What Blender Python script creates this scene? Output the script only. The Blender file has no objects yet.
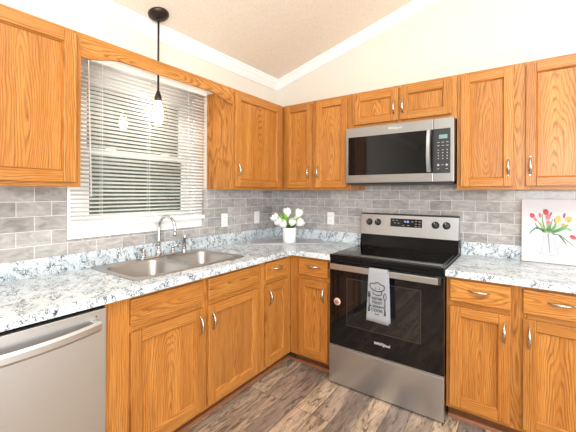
import bpy, bmesh, math, random
from mathutils import Vector, Matrix
random.seed(7)
PI = math.pi
sc = bpy.context.scene
COL = sc.collection

# ------------------------------------------------------------------ camera, world, lights
cam_d = bpy.data.cameras.new('camera')
cam = bpy.data.objects.new('camera', cam_d); COL.objects.link(cam)
cam_d.sensor_fit = 'HORIZONTAL'; cam_d.sensor_width = 36.0
cam_d.lens = 329.78 / 576 * 36
cam_d.shift_y = -(216 - 193.02) / 576
cam_d.clip_start = 0.05
cam.matrix_world = Matrix.Translation((2.1169, -2.7726, 1.3613)) @ Matrix.Rotation(0.6178, 4, 'Z') @ Matrix.Rotation(PI / 2, 4, 'X') @ Matrix.Rotation(0.0043, 4, 'Z')
sc.camera = cam
sc.view_settings.view_transform = 'Standard'
sc.view_settings.look = 'None'
sc.view_settings.exposure = -0.12
sc.view_settings.gamma = 1.0
sc.view_settings.use_curve_mapping = False

world = bpy.data.worlds.new('world'); sc.world = world
world.use_nodes = True
world.node_tree.nodes['Background'].inputs['Color'].default_value = (1.0, 0.99, 0.975, 1)
world.node_tree.nodes['Background'].inputs['Strength'].default_value = 4.0


def area(name, loc, target, sx, sy, power, color):
    d = bpy.data.lights.new(name, 'AREA'); d.shape = 'RECTANGLE'
    d.size, d.size_y, d.energy, d.color = sx, sy, power, color
    o = bpy.data.objects.new(name, d); COL.objects.link(o)
    o.location = loc
    o.rotation_euler = (Vector(target) - Vector(loc)).to_track_quat('-Z', 'Y').to_euler()
    return o


area('overhead_fill', (2.5, -2.6, 3.0), (2.1, -2.2, 0.0), 1.8, 1.8, 62, (0.91, 0.96, 1.0))  # added fill shining down from above; no fixture is modelled there
area('rear_fill', (4.6, -5.4, 1.12), (0.3, -1.0, 1.3), 2.6, 2.1, 72, (0.895, 0.955, 1.0))  # unseen fill added behind the camera; that wall has no window
area('side_fill', (5.1, -2.4, 1.06), (0.0, -1.7, 1.25), 2.6, 2.1, 95, (0.895, 0.955, 1.0))  # fill added low on the right to brighten the blind; no door there
area('upward_fill', (2.6, -3.6, 1.7), (2.1, -2.6, 3.1), 1.0, 1.0, 100, (0.92, 0.97, 1.0))  # unseen lamp added to brighten the ceiling from below



# ------------------------------------------------------------------ materials
def lin(c):
    c = c / 255
    return c / 12.92 if c <= 0.04045 else ((c + 0.055) / 1.055) ** 2.4


def rgb(r, g, b):
    return (lin(r), lin(g), lin(b), 1)


class NT:
    def __init__(s, name):
        s.m = bpy.data.materials.new(name); s.m.use_nodes = True
        s.t = s.m.node_tree; s.b = s.t.nodes['Principled BSDF']; s.out = s.t.nodes['Material Output']

    def n(s, typ, **kw):
        nd = s.t.nodes.new(typ)
        for k, v in kw.items(): setattr(nd, k, v)
        return nd

    def l(s, a, b): s.t.links.new(a, b)

    def put(s, sock, v):
        if hasattr(v, 'is_output'): s.l(v, sock)
        else: sock.default_value = v

    def mapping(s, vec, scale=(1, 1, 1), loc=(0, 0, 0), rot=(0, 0, 0)):
        m = s.n('ShaderNodeMapping'); s.l(vec, m.inputs['Vector'])
        s.put(m.inputs['Scale'], scale); s.put(m.inputs['Location'], loc); s.put(m.inputs['Rotation'], rot)
        return m.outputs['Vector']

    def noise(s, vec, scale, detail=2, rough=0.5, dist=0.0):
        n = s.n('ShaderNodeTexNoise'); s.l(vec, n.inputs['Vector'])
        n.inputs['Scale'].default_value = scale; n.inputs['Detail'].default_value = detail
        n.inputs['Roughness'].default_value = rough; n.inputs['Distortion'].default_value = dist
        return n.outputs['Fac'], n.outputs['Color']

    def ramp(s, fac, stops, interp='LINEAR'):
        r = s.n('ShaderNodeValToRGB'); r.color_ramp.interpolation = interp
        e = r.color_ramp.elements
        while len(e) < len(stops): e.new(0.5)
        for x, (p, c) in zip(e, stops):
            x.position = p; x.color = c if len(c) == 4 else (*c, 1)
        s.l(fac, r.inputs['Fac'])
        return r.outputs['Color']

    def mix(s, fac, a, b, mode='MIX'):
        m = s.n('ShaderNodeMix', data_type='RGBA', blend_type=mode)
        s.put(m.inputs[0], fac); s.put(m.inputs[6], a); s.put(m.inputs[7], b)
        return m.outputs[2]

    def math(s, op, a, b=0.0):
        m = s.n('ShaderNodeMath', operation=op)
        s.put(m.inputs[0], a); s.put(m.inputs[1], b)
        return m.outputs[0]

    def bump(s, h, strength=0.3, dist=0.002):
        b = s.n('ShaderNodeBump'); b.inputs['Strength'].default_value = strength
        b.inputs['Distance'].default_value = dist
        s.l(h, b.inputs['Height']); s.l(b.outputs['Normal'], s.b.inputs['Normal'])

    def set(s, **kw):
        for k, v in kw.items(): s.put(s.b.inputs[k.replace('_', ' ')], v)
        return s


def gv(v): return (v, v, v, 1)


def plain(name, col, rough=0.5, metal=0.0, spec=0.5, mott=0.04, sc_=20):
    m = NT(name)
    co = m.n('ShaderNodeTexCoord').outputs['Object']
    f, _ = m.noise(co, sc_, 3)
    d = tuple(c * (1 - mott) for c in col[:3]) + (1,)
    u = tuple(min(1, c * (1 + mott)) for c in col[:3]) + (1,)
    m.set(Base_Color=m.ramp(f, [(0.3, d), (0.7, u)]), Roughness=rough, Metallic=metal)
    m.b.inputs['Specular IOR Level'].default_value = spec
    return m.m


def oak(axis):
    m = NT('oak_' + axis)
    co = m.n('ShaderNodeTexCoord').outputs['Object']
    rnd = m.n('ShaderNodeObjectInfo').outputs['Random']
    i = 'xyz'.index(axis)
    # random shift along the grain, per part
    cx = m.n('ShaderNodeCombineXYZ')
    sh = m.math('MULTIPLY', m.math('SUBTRACT', rnd, 0.5), 7.0)
    for k in range(3): m.l(sh, cx.inputs[k])
    add = m.n('ShaderNodeVectorMath', operation='ADD'); m.l(co, add.inputs[0]); m.l(cx.outputs[0], add.inputs[1])
    sv = add.outputs[0]
    s1 = [1.0] * 3; s1[i] = 0.10
    p = m.mapping(co, scale=tuple(s1))
    # shift the cathedral centre along the grain by part
    off = m.n('ShaderNodeCombineXYZ')
    m.l(m.math('MULTIPLY', m.math('SUBTRACT', rnd, 0.3), 0.06), off.inputs[i])
    pa = m.n('ShaderNodeVectorMath', operation='ADD'); m.l(p, pa.inputs[0]); m.l(off.outputs[0], pa.inputs[1])
    s2 = [7.0] * 3; s2[i] = 1.6
    _, nc = m.noise(m.mapping(sv, scale=tuple(s2)), 1.0, 2)
    dsub = m.n('ShaderNodeVectorMath', operation='SUBTRACT'); m.l(nc, dsub.inputs[0]); dsub.inputs[1].default_value = (0.5, 0.5, 0.5)
    dm = m.n('ShaderNodeVectorMath', operation='MULTIPLY'); m.l(dsub.outputs[0], dm.inputs[0]); dm.inputs[1].default_value = (0.09, 0.09, 0.09)
    pd = m.n('ShaderNodeVectorMath', operation='ADD'); m.l(pa.outputs[0], pd.inputs[0]); m.l(dm.outputs[0], pd.inputs[1])
    w = m.n('ShaderNodeTexWave', wave_type='RINGS', rings_direction='SPHERICAL', wave_profile='SAW')
    m.l(pd.outputs[0], w.inputs['Vector'])
    w.inputs['Scale'].default_value = 34.0; w.inputs['Distortion'].default_value = 1.4
    w.inputs['Detail'].default_value = 3; w.inputs['Detail Scale'].default_value = 4
    ring = m.ramp(w.outputs['Fac'], [(0.0, gv(0)), (0.5, gv(0.05)), (0.8, gv(1.0)), (1.0, gv(0.4))])
    s5 = [40.0] * 3; s5[i] = 2.2
    bf, _ = m.noise(m.mapping(sv, scale=tuple(s5)), 1.0, 3)
    ring = m.math('MULTIPLY', ring, m.ramp(bf, [(0.35, gv(0.35)), (0.62, gv(1))]))
    s3 = [330.0] * 3; s3[i] = 11.0
    pf, _ = m.noise(m.mapping(sv, scale=tuple(s3)), 1.0, 2)
    pore = m.ramp(pf, [(0.50, gv(0)), (0.68, gv(1))])
    s6 = [120.0] * 3; s6[i] = 3.5
    qf, _ = m.noise(m.mapping(sv, scale=tuple(s6)), 1.0, 2)
    streak = m.ramp(qf, [(0.48, gv(0)), (0.66, gv(1))])
    s4 = [14.0] * 3; s4[i] = 1.0
    tf, _ = m.noise(m.mapping(sv, scale=tuple(s4)), 1.0, 3)
    base = m.mix(m.ramp(tf, [(0.3, gv(0)), (0.7, gv(1))]), rgb(185, 119, 51), rgb(207, 143, 71))
    c = m.mix(m.math('MULTIPLY', ring, 0.82), base, rgb(120, 66, 22))
    c = m.mix(m.math('MULTIPLY', streak, 0.34), c, rgb(160, 94, 32))
    c = m.mix(m.math('MULTIPLY', pore, 0.50), c, rgb(136, 74, 24))
    tone = m.math('ADD', m.math('MULTIPLY', rnd, 0.16), 0.92)
    hsv = m.n('ShaderNodeHueSaturation'); m.l(c, hsv.inputs['Color']); m.l(tone, hsv.inputs['Value'])
    m.set(Base_Color=hsv.outputs['Color'], Roughness=0.36)
    m.b.inputs['Specular IOR Level'].default_value = 0.4
    m.bump(pf, 0.06, 0.001)
    return m.m


def granite():
    m = NT('granite_laminate')
    co = m.n('ShaderNodeTexCoord').outputs['Object']
    r = m.mapping(m.mapping(co, rot=(0.55, 0.45, 0.75)), scale=(0.62, 1.9, 1.5))
    f1, _ = m.noise(r, 5, 5, 0.62, 0.5)
    f2, _ = m.noise(r, 26, 5, 0.7, 0.7)
    f3, _ = m.noise(m.mapping(r, loc=(3, 1, 2)), 24, 5, 0.66, 0.7)
    f4, _ = m.noise(m.mapping(r, loc=(7, 5, 1)), 13, 3, 0.6, 0.3)
    f5, _ = m.noise(m.mapping(r, loc=(1, 9, 4)), 80, 3, 0.6, 0.3)
    base = m.mix(m.ramp(f1, [(0.42, gv(0)), (0.66, gv(1))]), rgb(228, 236, 241), rgb(198, 210, 218))
    c = m.mix(m.ramp(f2, [(0.53, gv(0)), (0.66, gv(0.62))]), base, rgb(152, 166, 175))
    vein = m.ramp(f3, [(0.455, gv(0)), (0.482, gv(1)), (0.505, gv(1)), (0.532, gv(0))])
    mask = m.math('MULTIPLY', vein, m.ramp(f4, [(0.46, gv(0)), (0.55, gv(1))]))
    c = m.mix(mask, c, rgb(40, 46, 60))
    c = m.mix(m.ramp(f5, [(0.60, gv(0)), (0.68, gv(0.7))]), c, rgb(92, 98, 110))
    m.set(Base_Color=c, Roughness=0.22)
    return m.m


def tile(name, horiz):
    m = NT(name)
    pos = m.n('ShaderNodeNewGeometry').outputs['Position']
    sx = m.n('ShaderNodeSeparateXYZ'); m.l(pos, sx.inputs[0])
    cb = m.n('ShaderNodeCombineXYZ')
    if horiz == 'x':
        m.l(m.math('SUBTRACT', sx.outputs[0], 1.601 - 0.0785), cb.inputs[0])
    else:
        m.l(m.math('ADD', sx.outputs[1], 2.204 + 0.157 * 10), cb.inputs[0])
    m.l(m.math('SUBTRACT', sx.outputs[2], 1.309 - 0.0785 * 12), cb.inputs[1])
    b = m.n('ShaderNodeTexBrick'); m.l(cb.outputs[0], b.inputs['Vector'])
    b.offset = 0.5; b.offset_frequency = 2
    b.inputs['Scale'].default_value = 1.0
    b.inputs['Brick Width'].default_value = 0.157; b.inputs['Row Height'].default_value = 0.0785
    b.inputs['Mortar Size'].default_value = 0.0016; b.inputs['Mortar Smooth'].default_value = 0.1
    b.inputs['Bias'].default_value = 0.0
    b.inputs['Color1'].default_value = rgb(156, 152, 150); b.inputs['Color2'].default_value = rgb(184, 180, 178)
    b.inputs['Mortar'].default_value = rgb(222, 220, 216)
    f, _ = m.noise(m.mapping(pos, rot=(0.3, 0.2, 0.4), scale=(1, 1, 2.4)), 13, 4, 0.6, 0.8)
    c = m.mix(0.62, b.outputs['Color'], m.ramp(f, [(0.3, gv(0.32)), (0.7, gv(0.78))]), 'OVERLAY')
    m.set(Base_Color=m.mix(b.outputs['Fac'], c, rgb(226, 224, 220)), Roughness=m.math('ADD', m.math('MULTIPLY', b.outputs['Fac'], 0.5), 0.16))
    inv = m.math('SUBTRACT', 1.0, b.outputs['Fac'])
    m.bump(m.math('ADD', inv, m.math('MULTIPLY', f, 0.5)), 0.35, 0.0025)
    return m.m


def planks():
    m = NT('vinyl_planks')
    pos = m.n('ShaderNodeNewGeometry').outputs['Position']
    sx = m.n('ShaderNodeSeparateXYZ'); m.l(pos, sx.inputs[0])
    cb = m.n('ShaderNodeCombineXYZ'); m.l(sx.outputs[1], cb.inputs[0]); m.l(sx.outputs[0], cb.inputs[1])
    off = m.mapping(cb.outputs[0], loc=(20.35, 10.06, 0))
    b = m.n('ShaderNodeTexBrick'); m.l(off, b.inputs['Vector']); b.offset = 0.37; b.offset_frequency = 3
    b.inputs['Scale'].default_value = 1.0
    b.inputs['Brick Width'].default_value = 0.92; b.inputs['Row Height'].default_value = 0.125
    b.inputs['Mortar Size'].default_value = 0.0012; b.inputs['Bias'].default_value = -0.05
    b.inputs['Color1'].default_value = gv(0); b.inputs['Color2'].default_value = gv(1); b.inputs['Mortar'].default_value = gv(0.2)
    tone = b.outputs['Color']
    # different grain in each plank: shift by its tone
    cz = m.n('ShaderNodeCombineXYZ'); m.l(m.math('MULTIPLY', tone, 13.0), cz.inputs[2])
    ad = m.n('ShaderNodeVectorMath', operation='ADD'); m.l(cb.outputs[0], ad.inputs[0]); m.l(cz.outputs[0], ad.inputs[1])
    f1, _ = m.noise(m.mapping(ad.outputs[0], scale=(2.2, 15, 1)), 1.0, 5, 0.62, 0.9)
    f2, _ = m.noise(m.mapping(ad.outputs[0], scale=(5, 90, 1)), 1.0, 3, 0.6, 0.3)
    f3, _ = m.noise(m.mapping(ad.outputs[0], scale=(3, 7, 1)), 1.0, 3, 0.6, 0.5)
    base = m.ramp(tone, [(0.0, rgb(160, 144, 134)), (0.3, rgb(198, 174, 152)), (0.65, rgb(226, 200, 170)), (1.0, rgb(238, 215, 186))])
    c = m.mix(m.ramp(f1, [(0.42, gv(0)), (0.68, gv(0.85))]), base, rgb(104, 88, 76))
    f6, _ = m.noise(m.mapping(ad.outputs[0], scale=(7, 26, 1), loc=(4, 2, 7)), 1.0, 5, 0.7, 1.6)
    c = m.mix(m.ramp(f6, [(0.51, gv(0)), (0.64, gv(0.85))]), c, rgb(84, 68, 58))
    c = m.mix(m.ramp(f2, [(0.45, gv(0)), (0.75, gv(0.45))]), c, rgb(92, 78, 70))
    c = m.mix(m.ramp(f3, [(0.6, gv(0)), (0.78, gv(0.5))]), c, rgb(206, 188, 166))
    c = m.mix(b.outputs['Fac'], c, rgb(60, 50, 44))
    m.set(Base_Color=c, Roughness=0.42)
    m.bump(m.math('SUBTRACT', f2, b.outputs['Fac']), 0.12, 0.001)
    return m.m


def steel(name, col, rough, axis='x'):
    m = NT(name)
    co = m.n('ShaderNodeTexCoord').outputs['Object']
    s = [260.0, 260.0, 260.0]; s['xyz'.index(axis)] = 4.0
    f, _ = m.noise(m.mapping(co, scale=tuple(s)), 1.0, 2)
    d = tuple(c * 0.93 for c in col[:3]) + (1,)
    m.set(Base_Color=m.mix(f, d, col), Metallic=1.0, Roughness=m.math('ADD', m.math('MULTIPLY', f, 0.08), rough))
    return m.m


def thin_glass(name, tint=(1, 1, 1, 1), f0=0.04):
    m = NT(name)
    tr = m.n('ShaderNodeBsdfTransparent'); tr.inputs['Color'].default_value = tint
    gl = m.n('ShaderNodeBsdfGlossy'); gl.inputs['Roughness'].default_value = 0.02
    lw = m.n('ShaderNodeLayerWeight'); lw.inputs['Blend'].default_value = 0.5
    fac = m.math('ADD', m.math('MULTIPLY', m.math('POWER', lw.outputs['Facing'], 4.0), 0.75), f0)
    mx = m.n('ShaderNodeMixShader'); m.l(fac, mx.inputs[0]); m.l(tr.outputs[0], mx.inputs[1]); m.l(gl.outputs[0], mx.inputs[2])
    m.l(mx.outputs[0], m.out.inputs['Surface'])
    return m.m


def emit(name, col, strength):
    m = NT(name)
    m.set(Base_Color=col, Emission_Color=col, Emission_Strength=strength)
    return m.m


OX, OY, OZ = oak('x'), oak('y'), oak('z')
GRANITE = granite()
TILE_X, TILE_Y = tile('tile_back', 'x'), tile('tile_left', 'y')
PLANKS = planks()
STEEL = steel('brushed_steel', (0.58, 0.62, 0.68, 1), 0.26)
STEEL_M = steel('grey_brushed_steel', (0.44, 0.455, 0.475, 1), 0.28)
STEEL_Y = steel('brushed_steel_side', (0.66, 0.675, 0.69, 1), 0.33, 'y')
SINK_M = steel('sink_steel', (0.50, 0.475, 0.45, 1), 0.36, 'y')
CHROME = plain('chrome', (0.66, 0.67, 0.69, 1), 0.07, 1.0, mott=0.01)
NICKEL = plain('satin_nickel', (0.58, 0.53, 0.46, 1), 0.22, 1.0, mott=0.02)
BLACK_G = plain('black_glass', (0.005, 0.005, 0.006, 1), 0.05, mott=0.02, spec=0.42)
BLACK = plain('black_enamel', (0.006, 0.006, 0.007, 1), 0.14, spec=0.22)
BLACK_P = plain('black_plastic', (0.02, 0.02, 0.021, 1), 0.45)
OVEN_WIN = plain('oven_window_glass', (0.010, 0.010, 0.011, 1), 0.03, spec=0.6)
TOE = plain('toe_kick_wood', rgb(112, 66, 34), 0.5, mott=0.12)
SHOE = plain('shoe_moulding_wood', rgb(158, 104, 70), 0.45, mott=0.1)
CAB_IN = plain('cabinet_inside', rgb(205, 165, 115), 0.6)
WHITE = plain('white_trim_paint', rgb(246, 246, 245), 0.35, mott=0.01)
VINYL = plain('white_vinyl', rgb(245, 246, 246), 0.3, mott=0.01)
SLAT = NT('blind_slat_white')
SLAT.set(Base_Color=rgb(252, 250, 247), Roughness=0.45)
_t = SLAT.n('ShaderNodeBsdfTranslucent'); _t.inputs['Color'].default_value = rgb(250, 246, 240)
_x = SLAT.n('ShaderNodeMixShader'); _x.inputs[0].default_value = 0.5
SLAT.l(SLAT.b.outputs[0], _x.inputs[1]); SLAT.l(_t.outputs[0], _x.inputs[2]); SLAT.l(_x.outputs[0], SLAT.out.inputs['Surface'])
SLAT = SLAT.m
PLATE = plain('outlet_white', rgb(250, 250, 250), 0.3, mott=0.01)
BRONZE = plain('dark_bronze', rgb(62, 52, 46), 0.4, 0.7)
GLASS = thin_glass('window_glass', (0.93, 0.97, 0.95, 1))
SHADE = thin_glass('shade_glass', (0.985, 0.985, 0.98, 1), 0.025)
BULB = emit('bulb_glow', (1.0, 0.90, 0.74, 1), 40.0)
LCD = emit('oven_digits', (0.35, 0.45, 1.0, 1), 1.6)
LCD2 = emit('microwave_screen', rgb(110, 140, 140), 0.35)
PRINT_W = plain('white_print', rgb(225, 225, 225), 0.5)
PRINT_K = plain('black_print', rgb(38, 38, 42), 0.7)
CERAMIC = plain('white_ceramic', rgb(250, 250, 250), 0.25, mott=0.01)
PETAL = plain('white_petal', rgb(250, 250, 244), 0.55, mott=0.02)
LEAF = plain('green_leaf', rgb(120, 170, 60), 0.5, mott=0.2)
LEAF_D = plain('dark_leaf', rgb(52, 92, 44), 0.5, mott=0.2)
CLOTH = plain('grey_cloth', rgb(158, 161, 168), 0.9, mott=0.07, sc_=260)
CANVAS = plain('canvas_white', rgb(222, 220, 225), 0.7, mott=0.01)
CANVAS_EDGE = plain('canvas_edge', rgb(226, 214, 204), 0.7, mott=0.02)
BOARD = NT('grey_washed_board')
_c = BOARD.n('ShaderNodeTexCoord').outputs['Object']
_f, _ = BOARD.noise(BOARD.mapping(BOARD.mapping(_c, rot=(0, 0, -0.69)), scale=(5, 80, 5)), 1.0, 3)
BOARD.set(Base_Color=BOARD.ramp(_f, [(0.3, rgb(150, 150, 156)), (0.7, rgb(196, 197, 202))]), Roughness=0.3)
BOARD = BOARD.m

WALL = NT('cream_wall_paint')
_c = WALL.n('ShaderNodeNewGeometry').outputs['Position']
_f, _ = WALL.noise(_c, 160, 3)
WALL.set(Base_Color=rgb(228, 221, 208), Roughness=0.8); WALL.bump(_f, 0.08, 0.001)
WALL = WALL.m
CEIL = NT('beige_ceiling_texture')
_c = CEIL.n('ShaderNodeNewGeometry').outputs['Position']
_f, _ = CEIL.noise(_c, 55, 4, 0.6, 0.5)
CEIL.set(Base_Color=CEIL.ramp(_f, [(0.35, rgb(236, 222, 204)), (0.65, rgb(244, 232, 216))]), Roughness=0.9); CEIL.bump(_f, 0.35, 0.004)
CEIL = CEIL.m
OUTW = NT('dark_green_foliage_wall')
_c = OUTW.n('ShaderNodeNewGeometry').outputs['Position']
_f, _ = OUTW.noise(_c, 3.2, 5, 0.65)
OUTW.set(Base_Color=OUTW.ramp(_f, [(0.35, rgb(20, 27, 23)), (0.5, rgb(38, 47, 41)), (0.68, rgb(66, 78, 74))]), Roughness=0.9)
OUTW = OUTW.m
OUTG = plain('outside_ground', rgb(60, 64, 54), 0.9, mott=0.2, sc_=6)


# ------------------------------------------------------------------ mesh helpers
def BM(): return bmesh.new()


def box(bm, x0, x1, y0, y1, z0, z1, mi=0, bev=0.0, M=None):
    x0, x1 = sorted((x0, x1)); y0, y1 = sorted((y0, y1)); z0, z1 = sorted((z0, z1))
    t = bmesh.new()
    vs = [t.verts.new((x, y, z)) for x in (x0, x1) for y in (y0, y1) for z in (z0, z1)]
    for q in ((0, 1, 3, 2), (4, 6, 7, 5), (0, 4, 5, 1), (2, 3, 7, 6), (0, 2, 6, 4), (1, 5, 7, 3)):
        t.faces.new([vs[i] for i in q])
    if bev > 0:
        bmesh.ops.bevel(t, geom=list(t.edges), offset=bev, segments=2, profile=0.5, affect='EDGES')
    merge(bm, t, mi, M)


def merge(bm, t, mi=0, M=None, smooth=False):
    mp = {}
    for v in t.verts: mp[v] = bm.verts.new(M @ v.co if M else v.co)
    for f in t.faces:
        try: g = bm.faces.new([mp[v] for v in f.verts])
        except ValueError: continue
        g.material_index = mi if mi is not None else f.material_index
        g.smooth = smooth or f.smooth
    t.free()


def tube(bm, pts, rad, n=10, mi=0, sx=1.0, ref=None):
    """Sweep a round (or flattened, sx) section along pts; rad one number or one per point."""
    pts = [Vector(p) for p in pts]
    if not hasattr(rad, '__len__'): rad = [rad] * len(pts)
    rings = []
    tan0 = (pts[1] - pts[0]).normalized()
    a = Vector(ref) if ref else (Vector((0, 0, 1)) if abs(tan0.z) < 0.9 else Vector((1, 0, 0)))
    u = (a - tan0 * a.dot(tan0)).normalized()
    for i, p in enumerate(pts):
        t = (pts[min(i + 1, len(pts) - 1)] - pts[max(i - 1, 0)]).normalized()
        u = (u - t * u.dot(t)).normalized(); v = t.cross(u)
        rings.append([bm.verts.new(p + (u * math.cos(2 * PI * k / n) * sx + v * math.sin(2 * PI * k / n)) * rad[i]) for k in range(n)])
    for a_, b_ in zip(rings, rings[1:]):
        for k in range(n):
            f = bm.faces.new((a_[k], a_[(k + 1) % n], b_[(k + 1) % n], b_[k])); f.smooth = True; f.material_index = mi
    for r, rev in ((rings[0], True), (rings[-1], False)):
        f = bm.faces.new(r[::-1] if rev else r); f.material_index = mi


def lathe(bm, prof, c, n=28, mi=0, M=None, cap=True):
    """Profile [(r, z)] turned about the vertical through c."""
    t = bmesh.new(); rings = []
    for r, z in prof:
        if r < 1e-6: rings.append([t.verts.new((0, 0, z))])
        else: rings.append([t.verts.new((r * math.cos(2 * PI * k / n), r * math.sin(2 * PI * k / n), z)) for k in range(n)])
    for a, b in zip(rings, rings[1:]):
        for k in range(n):
            k2 = (k + 1) % n
            if len(a) == 1 and len(b) == 1: continue
            if len(a) == 1: f = t.faces.new((a[0], b[k2], b[k]))
            elif len(b) == 1: f = t.faces.new((a[k], a[k2], b[0]))
            else: f = t.faces.new((a[k], a[k2], b[k2], b[k]))
            f.smooth = True
    if cap:
        if len(rings[0]) > 1: t.faces.new(rings[0][::-1])
        if len(rings[-1]) > 1: t.faces.new(rings[-1])
    merge(bm, t, mi, Matrix.Translation(c) @ (M or Matrix()))


def prism(bm, poly, axis, a0, a1, mi=0):
    """Polygon in the other two axes (in xyz order), extruded along axis from a0 to a1."""
    def P(p, a):
        q = list(p); q.insert('xyz'.index(axis), a); return q
    A = [bm.verts.new(P(p, a0)) for p in poly]; B = [bm.verts.new(P(p, a1)) for p in poly]
    n = len(poly)
    fs = [bm.faces.new(A[::-1]), bm.faces.new(B)]
    for k in range(n): fs.append(bm.faces.new((A[k], A[(k + 1) % n], B[(k + 1) % n], B[k])))
    for f in fs: f.material_index = mi


def cells(xs, ys, z0, z1, inside, bev=0.0, seg=3):
    """A slab made of the cells of a grid for which inside(cx, cy) is true."""
    bm = BM(); V = {}
    def v(i, j, z):
        if (i, j, z) not in V: V[i, j, z] = bm.verts.new((xs[i], ys[j], z))
        return V[i, j, z]
    F = {(i, j): inside((xs[i] + xs[i + 1]) / 2, (ys[j] + ys[j + 1]) / 2) for i in range(len(xs) - 1) for j in range(len(ys) - 1)}
    for (i, j), on in F.items():
        if not on: continue
        bm.faces.new((v(i, j, z1), v(i + 1, j, z1), v(i + 1, j + 1, z1), v(i, j + 1, z1)))
        bm.faces.new((v(i, j, z0), v(i, j + 1, z0), v(i + 1, j + 1, z0), v(i + 1, j, z0)))
        for di, dj, a, b in ((0, -1, (i, j), (i + 1, j)), (1, 0, (i + 1, j), (i + 1, j + 1)), (0, 1, (i + 1, j + 1), (i, j + 1)), (-1, 0, (i, j + 1), (i, j))):
            if not F.get((i + di, j + dj), False):
                bm.faces.new((v(*a, z0), v(*b, z0), v(*b, z1), v(*a, z1)))
    bmesh.ops.dissolve_limit(bm, angle_limit=0.01, verts=bm.verts[:], edges=bm.edges[:])
    if bev:
        es = [e for e in bm.edges if len(e.link_faces) == 2 and e.calc_face_angle(0) > 0.5 and all(abs(q.co.z - z1) < 1e-6 for q in e.verts)]
        bmesh.ops.bevel(bm, geom=es, offset=bev, segments=seg, profile=0.5, affect='EDGES')
    return bm


WLOC = {}


def link(o, parent):
    COL.objects.link(o)
    if parent: o.parent = parent


def obj(name, bm, mats, parent=None, label=None, origin=None, smooth_angle=None):
    if not isinstance(mats, (list, tuple)): mats = [mats]
    bmesh.ops.recalc_face_normals(bm, faces=bm.faces[:])
    lo = Vector((1e9,) * 3); hi = -lo
    for v in bm.verts:
        for k in range(3): lo[k] = min(lo[k], v.co[k]); hi[k] = max(hi[k], v.co[k])
    c = Vector(origin) if origin else (lo + hi) / 2
    bmesh.ops.translate(bm, verts=bm.verts[:], vec=-c)
    me = bpy.data.meshes.new(name); bm.to_mesh(me); bm.free()
    for m in mats: me.materials.append(m)
    o = bpy.data.objects.new(name, me); link(o, parent)
    o.location = c - (WLOC[parent.name] if parent else Vector())
    WLOC[o.name] = c.copy()
    if label: o['label'] = label
    return o


def thing(name, loc, label, cat, group=None):
    o = bpy.data.objects.new(name, None); COL.objects.link(o)
    o.location = loc; o.empty_display_size = 0.05; WLOC[o.name] = Vector(loc)
    o['label'] = label; o['category'] = cat
    if group: o['group'] = group
    return o


def tag(o, label, cat, group=None):
    o['label'] = label; o['category'] = cat
    if group: o['group'] = group
    return o


def struct(name, bm, mats, parent=None):
    o = obj(name, bm, mats, parent); o['kind'] = 'structure'
    return o


def text_into(bm, body, size, M, mi=0, depth=0.0004):
    cu = bpy.data.curves.new('text', 'FONT'); cu.body = body; cu.size = size
    cu.align_x = 'CENTER'; cu.align_y = 'CENTER'; cu.extrude = depth; cu.resolution_u = 3
    o = bpy.data.objects.new('text', cu); COL.objects.link(o)
    bpy.context.view_layer.update()
    me = o.evaluated_get(bpy.context.evaluated_depsgraph_get()).to_mesh()
    t = bmesh.new(); t.from_mesh(me)
    merge(bm, t, mi, M)
    bpy.data.objects.remove(o); bpy.data.curves.remove(cu)


def facing_front(x, y, z):
    """Text lying in the plane y = const, read from -y."""
    return Matrix.Translation((x, y, z)) @ Matrix.Rotation(PI / 2, 4, 'X')


# 'wall frame' transform: s runs along the wall (to the right as seen), d out of the wall, z up
def LW(s, d, z): return (d, s, z)          # left wall: s = y
def BW(s, d, z): return (s, -d, z)         # back wall: s = x


def wbox(bm, W, s0, s1, d0, d1, z0, z1, mi=0, bev=0.0):
    a, b = W(s0, d0, z0), W(s1, d1, z1)
    box(bm, a[0], b[0], a[1], b[1], a[2], b[2], mi, bev)


def horiz_mat(W): return OY if W is LW else OX


def pull(W, s, d, z, vertical, parent):
    """Arched bow pull, 11 cm long, with small feet."""
    bm = BM(); L = 0.104; N = 14; pts = []; rad = []
    for k in range(N + 1):
        t = -1 + 2 * k / N
        h = 0.026 * (1 - abs(t) ** 2.4)
        a = t * L / 2
        pts.append(W(s, d + h, z + a) if vertical else W(s + a, d + h, z))
        rad.append(0.0044 + 0.0040 * (1 - t * t))
    tube(bm, pts, rad, 8, 0)
    for t in (-1, 1):
        a = t * L / 2
        p0 = W(s, d - 0.0005, z + a) if vertical else W(s + a, d - 0.0005, z)
        p1 = W(s, d + 0.005, z + a) if vertical else W(s + a, d + 0.005, z)
        tube(bm, [p0, p1], [0.0062, 0.0045], 10, 0)
    return obj('handle', bm, NICKEL, parent)


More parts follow.
